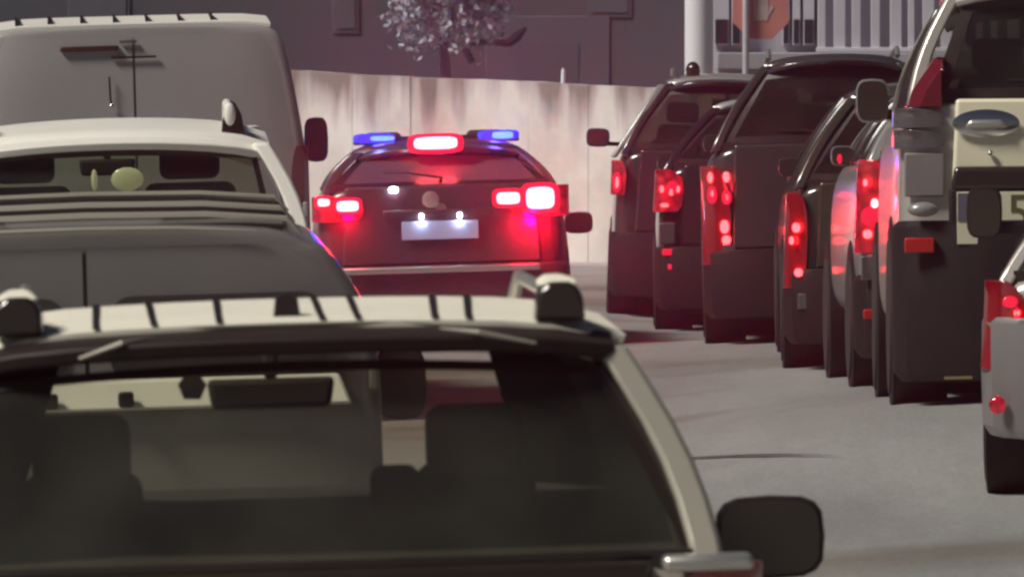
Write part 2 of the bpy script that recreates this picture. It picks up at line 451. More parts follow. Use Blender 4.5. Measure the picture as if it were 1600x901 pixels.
def corner_lamp(root,hw,side,z0,z1,lw,ld,m,name='tail_lamp',yo=0.0,lean=0.0):
    """a lens that wraps round the rear corner"""
    pts=[(hw+.008,ld),(hw+.006,.10),(hw-.03,.02),(hw-.10,-.022),(hw-lw,-.03),(hw-lw,.03),(hw-.10,.04),(hw-.05,.12),(hw-.05,ld)]
    b=MB(); n=len(pts)
    lv=[(z0,.72),(lerp(z0,z1,.15),.95),(lerp(z0,z1,.5),1.0),(lerp(z0,z1,.78),.88),(lerp(z0,z1,.92),.6),(z1,.30)]
    rings=[]
    for z,k in lv:
        t=(z-z0)/(z1-z0)
        rings.append([(side*(hw-.05+(p[0]-hw+.05)*(k if p[0]<hw-.05 else 1)-lean*t), yo+p[1]*(k if p[1]>.05 else 1)+lean*.4*t, z) for p in pts])
    b.loft(rings)
    return b.build(name,m,root,bevel=.006)

def bulb(root,x,y,z,d,m,name='lamp_element',ex=.5):
    b=MB(); a,c,e=d[0]/2,d[1]/2,d[2]/2
    rings=[]
    for yy,sc in [(-c,.78),(-c*.6,1.0),(c,1.0)]:
        ring=[]
        for i in range(16):
            t=2*pi*i/16
            ring.append((x+math.copysign(abs(cos(t))**ex,cos(t))*a*sc, y+yy, z+math.copysign(abs(sin(t))**ex,sin(t))*e*sc))
        rings.append(ring)
    b.loft(rings)
    return b.build(name,m,root)

def spill(parent,x,y,z,col,power,r=0.05,name='lamp_light',aim=None):
    l=bpy.data.lights.new(name,'SPOT' if aim else 'POINT'); l.energy=power; l.color=col; l.shadow_soft_size=r
    o=bpy.data.objects.new(name,l); COL.objects.link(o); o.parent=parent; o.location=(x,y,z)
    if aim:
        l.spot_size=radians(150); l.spot_blend=1.0
        o.rotation_euler=Vector(aim).to_track_quat('-Z','Y').to_euler()
    return o

def suv(name,label,x,y,yaw,group,P):
    L,hw,H,zb,xr=P['L'],P['hw'],P['H'],P['zb'],P['xr']
    yrb,yrt=P.get('yrb',.10),P.get('yrt',.32)
    ywb,ywt=L-1.25,L-1.95
    paint=P['paint']; roofp=P.get('roof',paint); trim=M['trim']
    zs=P.get('zs',.34); k=P.get('k',1.0)
    root=empty(name,(0,0,0),label,'car',group); put(root,x,y,yaw,L)
    # body shell
    R=[]
    for yy,dw,dzs,dzb in [(0.0,-.14,.10,-.02),(.03,-.075,.06,-.01),(.10,-.035,.03,0),(.3,-.01,0,0),(.9,0,-.04,0),(L*.55,0,-.06,0),(L-1.4,0,-.06,0),(L-1.2,-.005,-.06,-.03),(L-.6,-.04,-.03,-.10),(L-.2,-.12,0,-.20),(L-.05,-.2,.05,-.30),(L,-.3,.1,-.38)]:
        R.append(sect(hw+dw,zs+dzs,zb+dzb,yy))
    b=MB(); b.loft(R,cap=False); n=len(R[0])
    for base in (0,(len(R)-1)*n):
        b.f += [tuple(base+q for q in (i,i+1,n-2-i,n-1-i)) for i in range(n//2-1)]
    body=b.build('body',paint,root,sub=1)
    # underside, bumper, tailgate
    MB().box((0,L/2,.25),(2*hw-.5,L-.5,.26)).build('underbody',M['trim'],root,bevel=.03)
    MB().box((0,.52,.125),(2*hw-.5,.03,.19)).build('under_shade',M['trim'],root)  # added dark sheet standing in for the shade under the car
    bz0,bz1=P.get('bz',(.36*k,.62*k))
    pts=[(hw+.004,.42),(hw+.002,.12),(hw-.05,.0),(hw-.16,-.075),(hw-.5,-.11),(-hw+.5,-.11),(-hw+.16,-.075),(-hw+.05,0),(-hw-.002,.12),(-hw-.004,.42)]
    rr=[]
    for z,s in [(bz0,.955),(bz0+.05,.995),(lerp(bz0,bz1,.5),1.003),(bz1-.03,1.0),(bz1,.975)]:
        rr.append([(p[0]*s,p[1]*s+.0,z) for p in pts])
    MB().loft(rr).build('rear_bumper',P.get('bumper',paint),root,bevel=.008,smooth=30)
    tgw=P.get('tgw',hw-.20)
    MB().hull8([(-tgw,-.035,bz1+.005),(tgw,-.035,bz1+.005),(tgw,.02,bz1+.005),(-tgw,.02,bz1+.005)],
               [(-tgw+.03,-.015,zb+.01),(tgw-.03,-.015,zb+.01),(tgw-.03,.08,zb+.01),(-tgw+.03,.08,zb+.01)]).build('tailgate',P.get('gate',paint),root,bevel=.018,seg=3)
    # cabin floor and side trim inside
    MB().box((0,(yrb+ywb)/2,zb+.004),(2*hw-.28,ywb-yrb-.05,.05)).build('cabin_floor',M['interior'],root)
    # roof
    th=.05; R=[]; cw=P.get('cw',.045)
    stv=[(yrt-.02,.05,P.get('rdz',.05)),(yrt+.02,.02,P.get('rdz',.015)),(yrt+.12,.0,0),(lerp(yrt,ywt,.5),-.0,-.015),(ywt-.15,.03,.02),(ywt,.06,.06)]
    for yy,dx,dz in stv:
        a=xr-dx; top=[]; bot=[]
        for i in range(13):
            u=-1+2*i/12
            top.append((a*u,yy+ (.10*(u*u) if yy<yrt+.1 else -.10*u*u if yy>ywt-.2 else 0),H-dz-cw*u*u-.035*abs(u)**8))
            bot.append((a*u*.97,yy+ (.10*(u*u) if yy<yrt+.1 else -.10*u*u if yy>ywt-.2 else 0),H-dz-cw*u*u-.035*abs(u)**8-th))
        R.append(top+bot[::-1])
    MB().loft(R).build('roof',roofp,root,smooth=50)
    # pillars
    def pillar(nm,side,y0,y1,w0,w1,m,wx=.07,bul=.035,off=0.0):
        R=[]
        for i in range(7):
            t=i/6
            xo=side*(lerp(hw-.065,xr-.005,t)+bul*sin(pi*t)*1.0+off); yy=lerp(y0,y1,t); wy=lerp(w0,w1,t); z=lerp(zb-.03,H-.075,t)
            R.append([(xo,yy,z),(xo,yy+wy,z),(xo-side*wx,yy+wy,z),(xo-side*wx,yy,z)])
        return MB().loft(R).build(nm,m,root,bevel=.012,smooth=50)
    yB=lerp(yrb,ywb,.62); yC=lerp(yrb,ywb,.30)
    for sd in (-1,1):
        pillar('rear_pillar',sd,yrb,yrt+.02,P.get('dw',.34),P.get('dw2',.22),paint)
        pillar('door_pillar',sd,yC,yC+.06,.09,.08,M['gloss_trim'],.05)
        pillar('door_pillar',sd,yB,yB+.02,.10,.09,M['gloss_trim'],.05)
        pillar('front_pillar',sd,ywb-.02,ywt-.06,.11,.10,paint,.06)
        # side windows
        seq=[(yrb+P.get('dw',.34)-.02,yrt+P.get('dw2',.22)-.01,yC+.01,yC+.07,'quarter_window'),(yC+.08,yC+.13,yB+.01,yB+.03,'side_window'),(yB+.09,yB+.10,ywb-.03,ywt-.07,'side_window')]
        for a0,a1,b0,b1,nm in seq:
            def fn(u,v,a0=a0,a1=a1,b0=b0,b1=b1,sd=sd):
                return (sd*(lerp(hw-.075,xr-.015,v)+.032*sin(pi*v)),lerp(lerp(a0,a1,v),lerp(b0,b1,v),u),lerp(zb-.03,H-.08,v))
            MB().grid(fn,3,6).build(nm,M[P.get('sglass','glass_privacy')],root)
    # windscreen and rear window
    def wf(y0,y1,xi,xo,z0,z1,bow):
        return lambda u,v:((2*u-1)*lerp(xi,xo,v), lerp(y0,y1,v)+bow*((2*u-1)**2), lerp(z0,z1,v)-.035*v*((2*u-1)**2))
    MB().grid(wf(ywb+.05,ywt+.0,hw-.10,xr-.05,zb-.02,H-.07,-.10),10,5).build('windscreen',M['glass_clear'],root)
    gx=P.get('gx',(hw-.075,xr-.035))
    rg=wf(yrb-.02,yrt-.035,gx[0],gx[1],zb+.015,H-.085,.07)
    MB().grid(rg,12,6).build('rear_window',M[P.get('rglass','glass_privacy')],root)
    # black printed border of the rear window
    bw=P.get('border',.05); b=MB()
    def off(u,v): p=rg(u,v); return (p[0],p[1]-.006,p[2])
    bu,bvt,bvb=P.get('bu',.05),P.get('bvt',.12),P.get('bvb',.10)
    for (u0,u1,v0,v1) in [(0,1,0,bvb),(0,1,1-bvt,1),(0,bu,bvb,1-bvt),(1-bu,1,bvb,1-bvt)]:
        b.grid(lambda u,v,u0=u0,u1=u1,v0=v0,v1=v1: off(lerp(u0,u1,u),lerp(v0,v1,v)),10,4)
    b.build('window_border',M['gloss_trim'],root)
    # spoiler
    sp=P.get('spoil',.14); R=[]
    for i in range(13):
        u=-1+2*i/12; a=xr-.03
        yb=yrt-sp+.10*u*u+.05*abs(u)**6; z=H-P.get('spz',.02)-cw*u*u-.02*abs(u)**6
        R.append([(a*u,yrt+.06+.08*u*u,z+.0),(a*u,yb,z-.028),(a*u,yb+.012,z-.062),(a*u,yrt+.06+.08*u*u,z-.065)])
    MB().loft(R).build('spoiler',P.get('spm',paint),root,bevel=.008,smooth=50)
    wy=yrb-.03
    if P.get('wiper',True): MB().tube([(0,wy-.02,zb+.03),(.02,wy-.0,zb+.06),(-.22,wy+.03,zb+.10),(-.40,wy+.05,zb+.105)],[.016,.010,.007,.005],6).build('rear_wiper',M['trim'],root)
    if P.get('badge',True):
        MB().lathe([(.001,-.012),(.035,-.010),(.042,0),(.04,.012)],'y',18,(0,-.028,lerp(bz1,zb,.72))).build('badge',M['dull_chrome'],root)
    # wheels and arches
    r=P.get('r',.36)
    for yy in (.88,L-.92):
        for sd in (-1,1):
            MB().lathe([(r+.07,-.14),(r+.075,.138),(r+.05,.146),(r-.02,.142)],'x',28,(sd*(hw-.14),yy,r+.02)).build('wheel_arch',M['trim'],root) if sd>0 else \
            MB().lathe([(r+.07,.14),(r+.075,-.138),(r+.05,-.146),(r-.02,-.142)],'x',28,(sd*(hw-.14),yy,r+.02)).build('wheel_arch',M['trim'],root)
            wheel(root,sd*(hw-.115),yy,r,sd,.26)
    # seats
    sx=P.get('seatx',.37); k_=.68 if 'seatx' in P else 1.0
    for xx in (-sx,sx):
        s=MB().hull8([(xx-.24*k_,ywb-1.15,zb-.2),(xx+.24*k_,ywb-1.15,zb-.2),(xx+.25*k_,ywb-1.02,zb-.2),(xx-.25*k_,ywb-1.02,zb-.2)],
                     [(xx-.20*k_,ywb-1.27,zb+.20*k_),(xx+.20*k_,ywb-1.27,zb+.20*k_),(xx+.20*k_,ywb-1.17,zb+.20*k_),(xx-.20*k_,ywb-1.17,zb+.20*k_)]).build('seat',M['seat'],root,bevel=.04,seg=3)
        MB().box((xx,ywb-1.23,zb+(.30 if k_==1 else .185)),(.27*k_**.4,.10,.17)).build('headrest',M['seat'],s,bevel=.04,seg=3)
    bz=P.get('bench',0.0)
    s=MB().box((0,yrb+.85,zb-.02+bz),(1.25,.14,.22)).build('seat',M['seat'],root,bevel=.04,seg=3)
    for xx in ((-.4,.4) if not bz else (.235,)):
        MB().box((xx,yrb+.85,zb+.15+bz*.2),(.24 if not bz else .11,.09,.12)).build('headrest',M['seat'],s,bevel=.03,seg=3)
    # rear view mirror
    rw=P.get('rvm',1.0)
    o=MB().hull8([(-.12*rw,ywt+.22,H-.29),(.12*rw,ywt+.22,H-.29),(.12*rw,ywt+.26,H-.29),(-.12*rw,ywt+.26,H-.29)],
                 [(-.13*rw,ywt+.22,H-.215),(.13*rw,ywt+.22,H-.215),(.13*rw,ywt+.26,H-.215),(-.13*rw,ywt+.26,H-.215)]).build('rear_view_mirror',M['interior'],root,bevel=.015)
    MB().box((0,ywt+.24,H-.17),(.035,.03,.09)).build('mirror_stem',M['interior'],o,bevel=.008)
    # door mirrors
    mw,mh=P.get('mir',(.21,.15))
    for sd in (-1,1):
        door_mirror(root,sd*(hw+P.get('mo',.05)),ywb-.35+P.get('my',0),zb+P.get('mz',.07),sd,mw,mh,P.get('mirp',paint))
    # roof rails
    if P.get('rails'):
        rz=H-.03
        for sd in (-1,1):
            xx=sd*(xr-.055)
            t=MB().tube([(xx,yrt+.12,rz),(xx,yrt+.2,rz+.045),(xx,yrt+.3,rz+.06),(xx,ywt-.4,rz+.055),(xx,ywt-.28,rz+.04),(xx,ywt-.2,rz-.01)],.018,8)
            t.build('roof_rail',M[P['rails']],root)
    return root

def plate(root,x,z,wd,ht,m,y=-.05,band=False):
    p=MB().box((x,y,z),(wd,.012,ht)).build('number_plate',M[m],root,bevel=.003)
    if band:
        MB().box((x-wd/2+.035,y-.0075,z+.0),(.066,.004,ht*.94)).build('plate_band',M['plate_blue'],p)
    return p
def text(parent,s,x,y,z,size,m,name='lettering'):
    c=bpy.data.curves.new(name,'FONT'); c.body=s; c.size=size; c.extrude=.002; c.align_x='CENTER'; c.align_y='CENTER'
    t=bpy.data.objects.new(name,c); COL.objects.link(t)
    bpy.context.view_layer.update()
    me=bpy.data.meshes.new_from_object(t.evaluated_get(bpy.context.evaluated_depsgraph_get()))
    bpy.data.objects.remove(t)
    me.materials.clear(); me.materials.append(m)
    o=bpy.data.objects.new(name,me); COL.objects.link(o)
    o.parent=parent; o.location=(x,y,z); o.rotation_euler=(pi/2,0,0)
    return o

YAW=math.atan(.045)
QL='vehicles queuing in the left lane'
QR='cars queuing along the right side'

# ---- the near car
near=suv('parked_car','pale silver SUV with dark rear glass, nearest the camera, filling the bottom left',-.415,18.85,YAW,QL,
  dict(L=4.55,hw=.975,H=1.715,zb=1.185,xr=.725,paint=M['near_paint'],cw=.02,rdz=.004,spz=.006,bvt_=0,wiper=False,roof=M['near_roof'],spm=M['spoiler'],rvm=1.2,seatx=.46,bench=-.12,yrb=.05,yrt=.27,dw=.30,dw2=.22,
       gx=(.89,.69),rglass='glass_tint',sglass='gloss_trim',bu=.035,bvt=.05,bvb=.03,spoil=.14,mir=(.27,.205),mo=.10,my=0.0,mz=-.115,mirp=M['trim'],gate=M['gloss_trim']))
# printed border and inner pillar covers round the windscreen
b=MB()
def wsn(u,v,o=.012):
    return ((2*u-1)*lerp(.875,.675,v), lerp(3.35,2.6,v)-.10*((2*u-1)**2)-o, lerp(1.165,1.645,v)-.035*v*((2*u-1)**2)-.004)
for u0,u1,v0,v1 in ((0,.14,0,1),(.87,1,0,1),(.075,.925,.93,1)):
    b.grid(lambda u,v:wsn(lerp(u0,u1,u),lerp(v0,v1,v)),8,8)
b.build('windscreen_border',M['interior'],near)
for sd in (-1,1):
    l=corner_lamp(near,.975,sd,.86,1.185,.24,.20,M['red_lens'])
    MB().box((sd*.86,-.03,1.19),(.19,.09,.035)).build('chrome_strip',M['dull_chrome'],near,bevel=.012)
    f=MB().loft([[(sd*.58+a*.055*s,.30+yy,1.715+.085*zz-.02) for a,zz in ((-1,0),(-.85,.75),(-.4,1),(.5,1),(.9,.7),(1,0))] for yy,s in ((0,1),(.1,1),(.34,.7),(.5,.4))]).build('roof_rail',M['gloss_trim'],near,bevel=.012)
    MB().hull8([(sd*.58-.05,.33,1.772),(sd*.58+.05,.33,1.772),(sd*.58+.04,.62,1.772),(sd*.58-.04,.62,1.772)],
               [(sd*.58-.03,.36,1.79),(sd*.58+.03,.36,1.79),(sd*.58+.02,.6,1.79),(sd*.58-.02,.6,1.79)]).build('rail_cap',M['near_roof'],f,bevel=.008)
    MB().tube([(sd*.58,.6,1.71),(sd*.58,.8,1.745),(sd*.58,2.2,1.745),(sd*.575,2.4,1.69)],.016).build('rail_bar',M['dull_chrome'],f)
for x0,x1 in ((-.43,-.40),(-.30,-.29),(-.155,-.135),(.075,.075),(.155,.155),(.325,.35),(.40,.43)):  # narrow dark strips laid along the roof
    wv=.016
    def zr(y): return interp(y,[(.25,.004),(.39,0),(1.435,-.015),(2.45,.02)])
    MB().grid(lambda u,v:(lerp(x0*.96,x1*1.04,v)+(u-.5)*wv, lerp(.285,2.1,v), 1.715-zr(lerp(.285,2.1,v))-.02*(lerp(x0,x1,v)/.725)**2+.003),1,14).build('roof_strip',M['trim'],near)
MB().loft([[(a*.03*s,.5+yy,1.715+.055*zz*s) for a,zz in ((-1,0),(-.8,.8),(0,1),(.8,.8),(1,0))] for yy,s in ((0,.95),(.05,1),(.16,.5),(.22,.15))]).build('aerial_fin',M['trim'],near)
MB().box((0,-.045,.98),(.5,.012,.12)).build('number_plate',M['plate'],near)
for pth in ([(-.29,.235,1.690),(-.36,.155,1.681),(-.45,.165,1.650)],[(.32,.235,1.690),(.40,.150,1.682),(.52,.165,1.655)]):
    MB().tube(pth,[.002,.006,.004],6).build('spoiler_glint',M['near_paint'],near)  # pale tubes standing in for reflection streaks on the spoiler
for sd in (-1,1):
    MB().grid(lambda u,v,sd=sd:(sd*(lerp(.975-.155,.725-.085,v)+.030*sin(pi*v)),lerp(lerp(.12,.34,v),lerp(3.22,2.52,v),u),lerp(1.17,1.625,v)),8,6).build('side_dark_sheet',M['interior'],near)  # added dark sheets inside the side windows that keep the cabin dark
# air freshener hanging from the windscreen on a cord
af=empty('air_freshener',(0,0,0),'small dark tag hanging by its cord behind the windscreen of the near SUV','air freshener')
MB().prism([(0,.035),(-.035,-.015),(-.02,-.05),(.02,-.05),(.035,-.015)],-.004,.004,'y').build('tag',M['interior'],af)
MB().tube([(0,0,.03),(0,0,.075)],.003,5).build('cord',M['interior'],af)
af.location=(-.415-.12-.24,18.85+2.85,1.515)

# ---- vans: one shell lofted nose to tail
def van(name,label,x,y,group,P):
    L,hw,H,xr,zk=P['L'],P['hw'],P['H'],P['xr'],P['zk']
    paint=P['paint']
    root=empty(name,(0,0,0),label,'van',group); put(root,x,y,YAW,L)
    def ring(yy,sw,zs,top,lean=True):
        h=[(hw*.5,zs),(hw-.12,zs),(hw-.02,zs+.08),(hw,zs+.3),(hw,zk-.15),(hw-.015,zk),(lerp(hw,xr,.45),lerp(zk,top,.45)),(lerp(hw,xr,.8),lerp(zk,top,.80)),(xr,top-.07),(xr-.06,top-.018),(xr-.2,top),(xr*.3,top+.012)]
        r=[(p*sw,yy+(P['lean']*(z-.6) if lean else 0),z) for p,z in h]
        return r+[(-q[0],q[1],q[2]) for q in reversed(r)]
    R=[ring(0,.975,.40,H-.02),ring(.012,.99,.38,H-.006),ring(.06,1,.34,H),ring(.6,1,.30,H),ring(L*.5,1,.28,H+P.get('arch',.02)),ring(L-1.9,1,.28,H),
       ring(L-1.7,.99,.28,H-.04,False),ring(L-.95,.97,.28,1.15,False),ring(L-.3,.92,.3,.98,False),ring(L-.05,.8,.36,.85,False),ring(L,.6,.42,.7,False)]
    b=MB(); b.loft(R,cap=False); n=len(R[0])
    for base in (0,(len(R)-1)*n):
        b.f += [tuple(base+q for q in (i,i+1,n-2-i,n-1-i)) for i in range(n//2-1)]
    b.build('body',paint,root,sub=1)
    MB().box((0,L/2,.30),(2*hw-.5,L-.4,.22)).build('underbody',M['trim'],root)
    # two rear doors with a gap between
    def edge(z):
        pr=[(.5,hw-.03),(zk-.15,hw-.03),(zk,hw-.045),(lerp(zk,H,.45),lerp(hw,xr,.45)-.03),(lerp(zk,H,.8),lerp(hw,xr,.8)-.035),(H-.07,xr-.04),(H-.04,xr-.07)]
        for (a,b_),(c,d) in zip(pr,pr[1:]):
            if z<=c: return lerp(b_,d,max(0,(z-a)/(c-a)))
        return pr[-1][1]
    z0,z1=.52,H-P.get('dtop',.06)
    for sd in (-1,1):
        def fn(u,v,sd=sd):
            z=lerp(z0,z1,v); xx=lerp(.007,edge(z)-.0,u)
            return (sd*xx,-.034+P['lean']*(z-.6)+.05*u**6+.02*max(0,v-.9)*10*.5,z)
        d=MB().grid(fn,10,16).build('rear_door',paint,root,solid=.02,smooth=60)
        for hz in (.75,1.25):
            MB().box((sd*(edge(hz)+.0),.0,hz),(.03,.05,.09)).build('hinge',paint,d,bevel=.008)
        if P.get('win'):
            wx0,wx1,wz0,wz1=P['win'] if sd>0 else P.get('winl',P['win'])
            rr=.07
            pts=[]
            for cx,cz,a0 in ((wx1-rr,wz1-rr,0),(wx0+rr,wz1-rr,90),(wx0+rr*.6,wz0+rr*.6,180),(wx1-rr*.6,wz0+rr*.6,270)):
                for k in range(5):
                    a=radians(a0+k*22.5); q=rr if cz>lerp(wz0,wz1,.5) else rr*.6
                    pts.append((sd*(cx+q*cos(a)),cz+q*sin(a)))
            ringa=[(p[0],-.046+P['lean']*(p[1]-.6),p[1]) for p in pts]; ringb=[(p[0],-.02+P['lean']*(p[1]-.6),p[1]) for p in pts]
            MB().loft([ringa,ringb]).build('door_window',M['pane_dark'] if 'pane_dark' in M else M['gloss_trim'],d)
    # bumper, lamps, wheels, mirrors
    pts=[(hw+.004,.4),(hw-.02,.02),(hw-.12,-.09),(-hw+.12,-.09),(-hw+.02,.02),(-hw-.004,.4)]
    MB().loft([[(p[0]*s,p[1],z) for p in pts] for z,s in ((.36,.97),(.40,1),(.5,1),(.53,.98))]).build('rear_bumper',M['trim'],root,bevel=.01)
    for sd in (-1,1):
        corner_lamp(root,hw-.01,sd,P.get('lz',(.95,1.35))[0],P.get('lz',(.95,1.35))[1],.10,.10,M['red_lens'])
        for yy in (.95,L-.95):
            MB().lathe([(.42,-.14*sd),(.425,.132*sd),(.40,.142*sd),(.33,.138*sd)],'x',28,(sd*(hw-.14),yy,.36)).build('wheel_arch',M['trim'],root)
            wheel(root,sd*(hw-.12),yy,.34,sd,.24)
        mw,mh=P.get('mir',(.18,.26))
        door_mirror(root,sd*(hw+.06),L-1.55,P.get('mz',1.45),sd,mw,mh,M['trim'])
    ws=lambda u,v:((2*u-1)*lerp(hw-.1,xr-.06,v),lerp(L-.98,L-1.66,v)+.03-.05*(2*u-1)**2,lerp(1.17,H-.1,v)+.02)
    MB().grid(ws,8,5).build('windscreen',M['glass_privacy'],root)
    return root

M['pane_dark']=mat('dark door glass',(0.035,0.031,0.030),0.12,0,0.6,0.2,4)
gv=van('grey_van','grey van with twin glazed rear doors and roof bars just ahead of the near SUV',-1.315,28.5,QL,
   dict(L=4.5,hw=.94,H=1.74,xr=.72,zk=1.43,paint=M['grey_paint'],lean=.03,win=(.075,.76,1.275,1.525),winl=(.065,.60,1.275,1.525),arch=.01,mz=1.1,lz=(.50,.84)))
MB().tube([(-.70,.03,1.66),(-.62,.0,1.722),(-.3,-.005,1.738),(.0,-.005,1.741),(.3,-.005,1.736),(.55,.0,1.722)],[.003,.008,.009,.009,.009,.003],6).build('edge_glint',M['near_paint'],gv)  # pale tube standing in for the light along the roof's rear edge
MB().grid(lambda u,v:((2*u-1)*.64,lerp(.13,2.75,v),1.748+.004*sin(pi*min(1,v*.62))-.012*(2*u-1)**6),12,10).build('roof_panel',M['gloss_trim'],gv,solid=.02)
for yy,z,m,tk in ((.75,1.742,'near_paint',.018),(1.5,1.74,'gloss_trim',.02),(1.9,1.752,'near_paint',.018),(2.4,1.750,'gloss_trim',.022),(2.75,1.775,'near_paint',.013)):
    MB().tube([(-.70,yy,z-.06),(-.66,yy,z-.01),(-.4,yy,z+.012),(0,yy,z+.018),(.4,yy,z+.012),(.66,yy,z-.01),(.70,yy,z-.06)],tk,8).build('roof_bar',M[m],gv)
tr=MB().hull8([(-.84,-.075,1.165),(.84,-.075,1.165),(.84,-.01,1.165),(-.84,-.01,1.165)],[(-.80,-.035,1.262),(.80,-.035,1.262),(.80,.0,1.262),(-.80,.0,1.262)]).build('garnish',M['white_paint'],gv,bevel=.012)
for sd in (-1,1):
    MB().box((sd*.12,-.085,1.20),(.05,.03,.05)).build('door_handle',M['trim'],tr,bevel=.01)
plate(gv,0.05,.80,.5,.12,'plate',-.06)

# ---- white SUV
ws=suv('white_suv','white SUV with dark rear window between the grey van and the tall white van',-1.67,38.0,YAW,QL,
  dict(L=4.75,hw=.93,mz=-.34,mo=-.03,H=1.905,zb=1.40,xr=.70,paint=M['white_paint'],yrb=.06,yrt=.22,dw=.3,dw2=.24,rglass='glass_green',sglass='glass_privacy',gx=(.72,.64),bu=.02,bvt=.06,bvb=.06,spoil=.12,r=.38,mirp=M['white_paint']))
for sd in (-1,1):
    corner_lamp(ws,.93,sd,.95,1.36,.18,.22,M['red_lens'])
    f=MB().loft([[(sd*.545+a*.055*s,.34+yy,1.83+.175*zz) for a,zz in ((-1,0),(-.8,.55),(-.3,.95),(.2,1),(.7,.7),(1,0))] for yy,s in ((0,1),(.07,1),(.3,.6),(.5,.3))]).build('roof_rail',M['gloss_trim'],ws,bevel=.012)
    MB().ball((sd*.545-.012,.335,1.955),(.05,.03,.10)).build('rail_cap',M['white_paint'],f)
    MB().tube([(sd*.545,.5,1.87),(sd*.545,.7,1.94),(sd*.545,2.3,1.95),(sd*.545,2.5,1.86)],.02).build('rail_bar',M['white_paint'],f)
plate(ws,0,.95,.52,.12,'plate')

dl=emit('pale yellow window glow',(.85,.80,.48),.32,(.5,.5,.35)); dp=emit('dim window glow',(.75,.82,.70),.055,(.2,.2,.18))
MB().ball((.09,2.9,1.60),(.15,.03,.11)).build('window_glow',dl,ws); MB().ball((-.06,2.9,1.60),(.03,.03,.10)).build('window_glow',dl,ws)  # added glowing balls standing in for a light patch in the rear window

# ---- tall white van
wv=van('white_van','tall greyish white panel van ahead of the white SUV, thin dark slot on its door',-2.13,51.9,QL,
   dict(L=5.6,hw=1.0,H=2.34,xr=.86,zk=1.60,paint=M['van_paint'],lean=.035,arch=.05,mir=(.15,.28),mz=1.60,lz=(1.05,1.62)))
o=MB().box((-.255,.012,2.215),(.34,.03,.03)).build('slot_lamp',mat('dark brown lens',(.05,.016,.008),.2,0,.5),wv,bevel=.008)
MB().box((-.03,.012,2.25),(.10,.02,.018)).build('door_badge',M['clear_lens'],wv,bevel=.004)
MB().tube([(-.145,-.01,2.05),(-.142,-.012,1.93),(-.135,-.02,1.87)],.006,6).build('wiper_cord',M['trim'],wv)
MB().ball((-.135,-.02,1.88),(.03,.03,.03)).build('lock',M['chrome'],wv)
MB().box((0,.005,2.16),(.26,.012,.012)).build('door_seam',M['trim'],wv)
MB().grid(lambda u,v:((2*u-1)*.80,lerp(.14,3.3,v),2.352+.05*sin(pi*min(1,v*.8))-.02*(2*u-1)**8),12,10).build('roof_panel',M['white_paint'],wv,solid=.02)  # light from above put in as a brighter white than the body
for i in range(7):
    MB().box((-.70+.19*i+.02,1.2,2.385),(.010,1.6,.05)).build('roof_seam',M['trim'],wv)

# ---- the police car
pc=suv('police_car','dark police car with lit blue and red roof lights and glowing tail lamps',-.473,63.0,YAW*.6,None,
  dict(L=4.45,hw=.90,H=1.475,zb=1.15,xr=.60,paint=M['police_paint'],yrb=.05,yrt=.42,dw=.34,dw2=.26,rglass='police_glass',gx=(.78,.57),spoil=.16,mir=(.21,.16),mo=.06,mz=-.32,bumper=M['police_paint'],bz=(.33,.60)))
tag(pc,cat='police car')
lb=MB().hull8([(-.60,1.0,1.45),(.60,1.0,1.45),(.60,1.25,1.45),(-.60,1.25,1.45)],[(-.58,1.02,1.505),(.58,1.02,1.505),(.58,1.23,1.505),(-.58,1.23,1.505)]).build('light_bar',M['gloss_trim'],pc,bevel=.02)
for sd,cz in ((-1,'blue_glow'),(1,'blue_glow')):
    bulb(lb,sd*.445,1.03,1.495,(.30,.14,.075),M[cz],'blue_lens')
    bulb(lb,sd*.445+(.06 if sd<0 else .03),.965,1.495,(.17 if sd<0 else .15,.03,.035 if sd<0 else .05),M['blue_core'])
    spill(pc,sd*.445,.80,1.58,(.12,.12,1.0),2.5)
hb=bulb(pc,-.02,.24,1.452,(.40,.07,.145),M['red_hot'],'high_brake_lamp')
bulb(hb,-.02,.195,1.455,(.31,.03,.088),M['white_core'])
for sd in (-1,1):
    l=corner_lamp(pc,.90,sd,.92,1.14 if sd>0 else 1.10,.42 if sd>0 else .36,.30,M['red_glow'])
# left lamp shows two small hot spots, right lamp a bar and a big one
for xx,yy,zz,dd in ((-.655,-.036,1.03,(.21,.03,.125)),(-.82,.012,1.06,(.14,.06,.10)),(.475,-.036,1.055,(.23,.03,.14)),(.70,-.034,1.05,(.28,.04,.22))):
    bulb(pc,xx,yy,zz,dd,M['red_hot'])
bulb(pc,-.655,-.045,1.03,(.155,.03,.075),M['white_core']); bulb(pc,-.82,.0,1.06,(.09,.06,.055),M['white_core'])
bulb(pc,.475,-.045,1.055,(.165,.03,.085),M['white_core']); bulb(pc,.70,-.045,1.05,(.20,.04,.155),M['white_core'])
for sx,sz,pw in ((-.70,1.0,7),(.64,.96,26),(0,1.40,9)):
    spill(pc,sx,-.19 if sz<1.3 else .02,sz-.05 if sz<1.3 else sz-.04,(1.0,.0,.035),pw*(2.6 if sz<1.3 else 1.4),aim=(0,1,-.35))
def beam(x,y,z,w_,h_,col,p):
    l=bpy.data.lights.new('lamp_beam','AREA'); l.shape='RECTANGLE'; l.size=w_; l.size_y=h_; l.energy=p*.10; l.color=col; l.spread=radians(24)
    o=bpy.data.objects.new('lamp_beam',l); COL.objects.link(o); o.parent=pc; o.location=(x,y,z)
    o.rotation_euler=Vector((0,-1,-.0)).to_track_quat('-Z','Z').to_euler()
RB=(1.0,.012,.04)
beam(-.02,.170,1.455,.29,.075,RB,3.6); beam(-.655,-.068,1.03,.13,.06,RB,1.6); beam(-.82,-.035,1.06,.07,.04,RB,.8)
beam(.475,-.068,1.055,.14,.07,RB,1.8); beam(.70,-.072,1.05,.18,.13,RB,4.6)
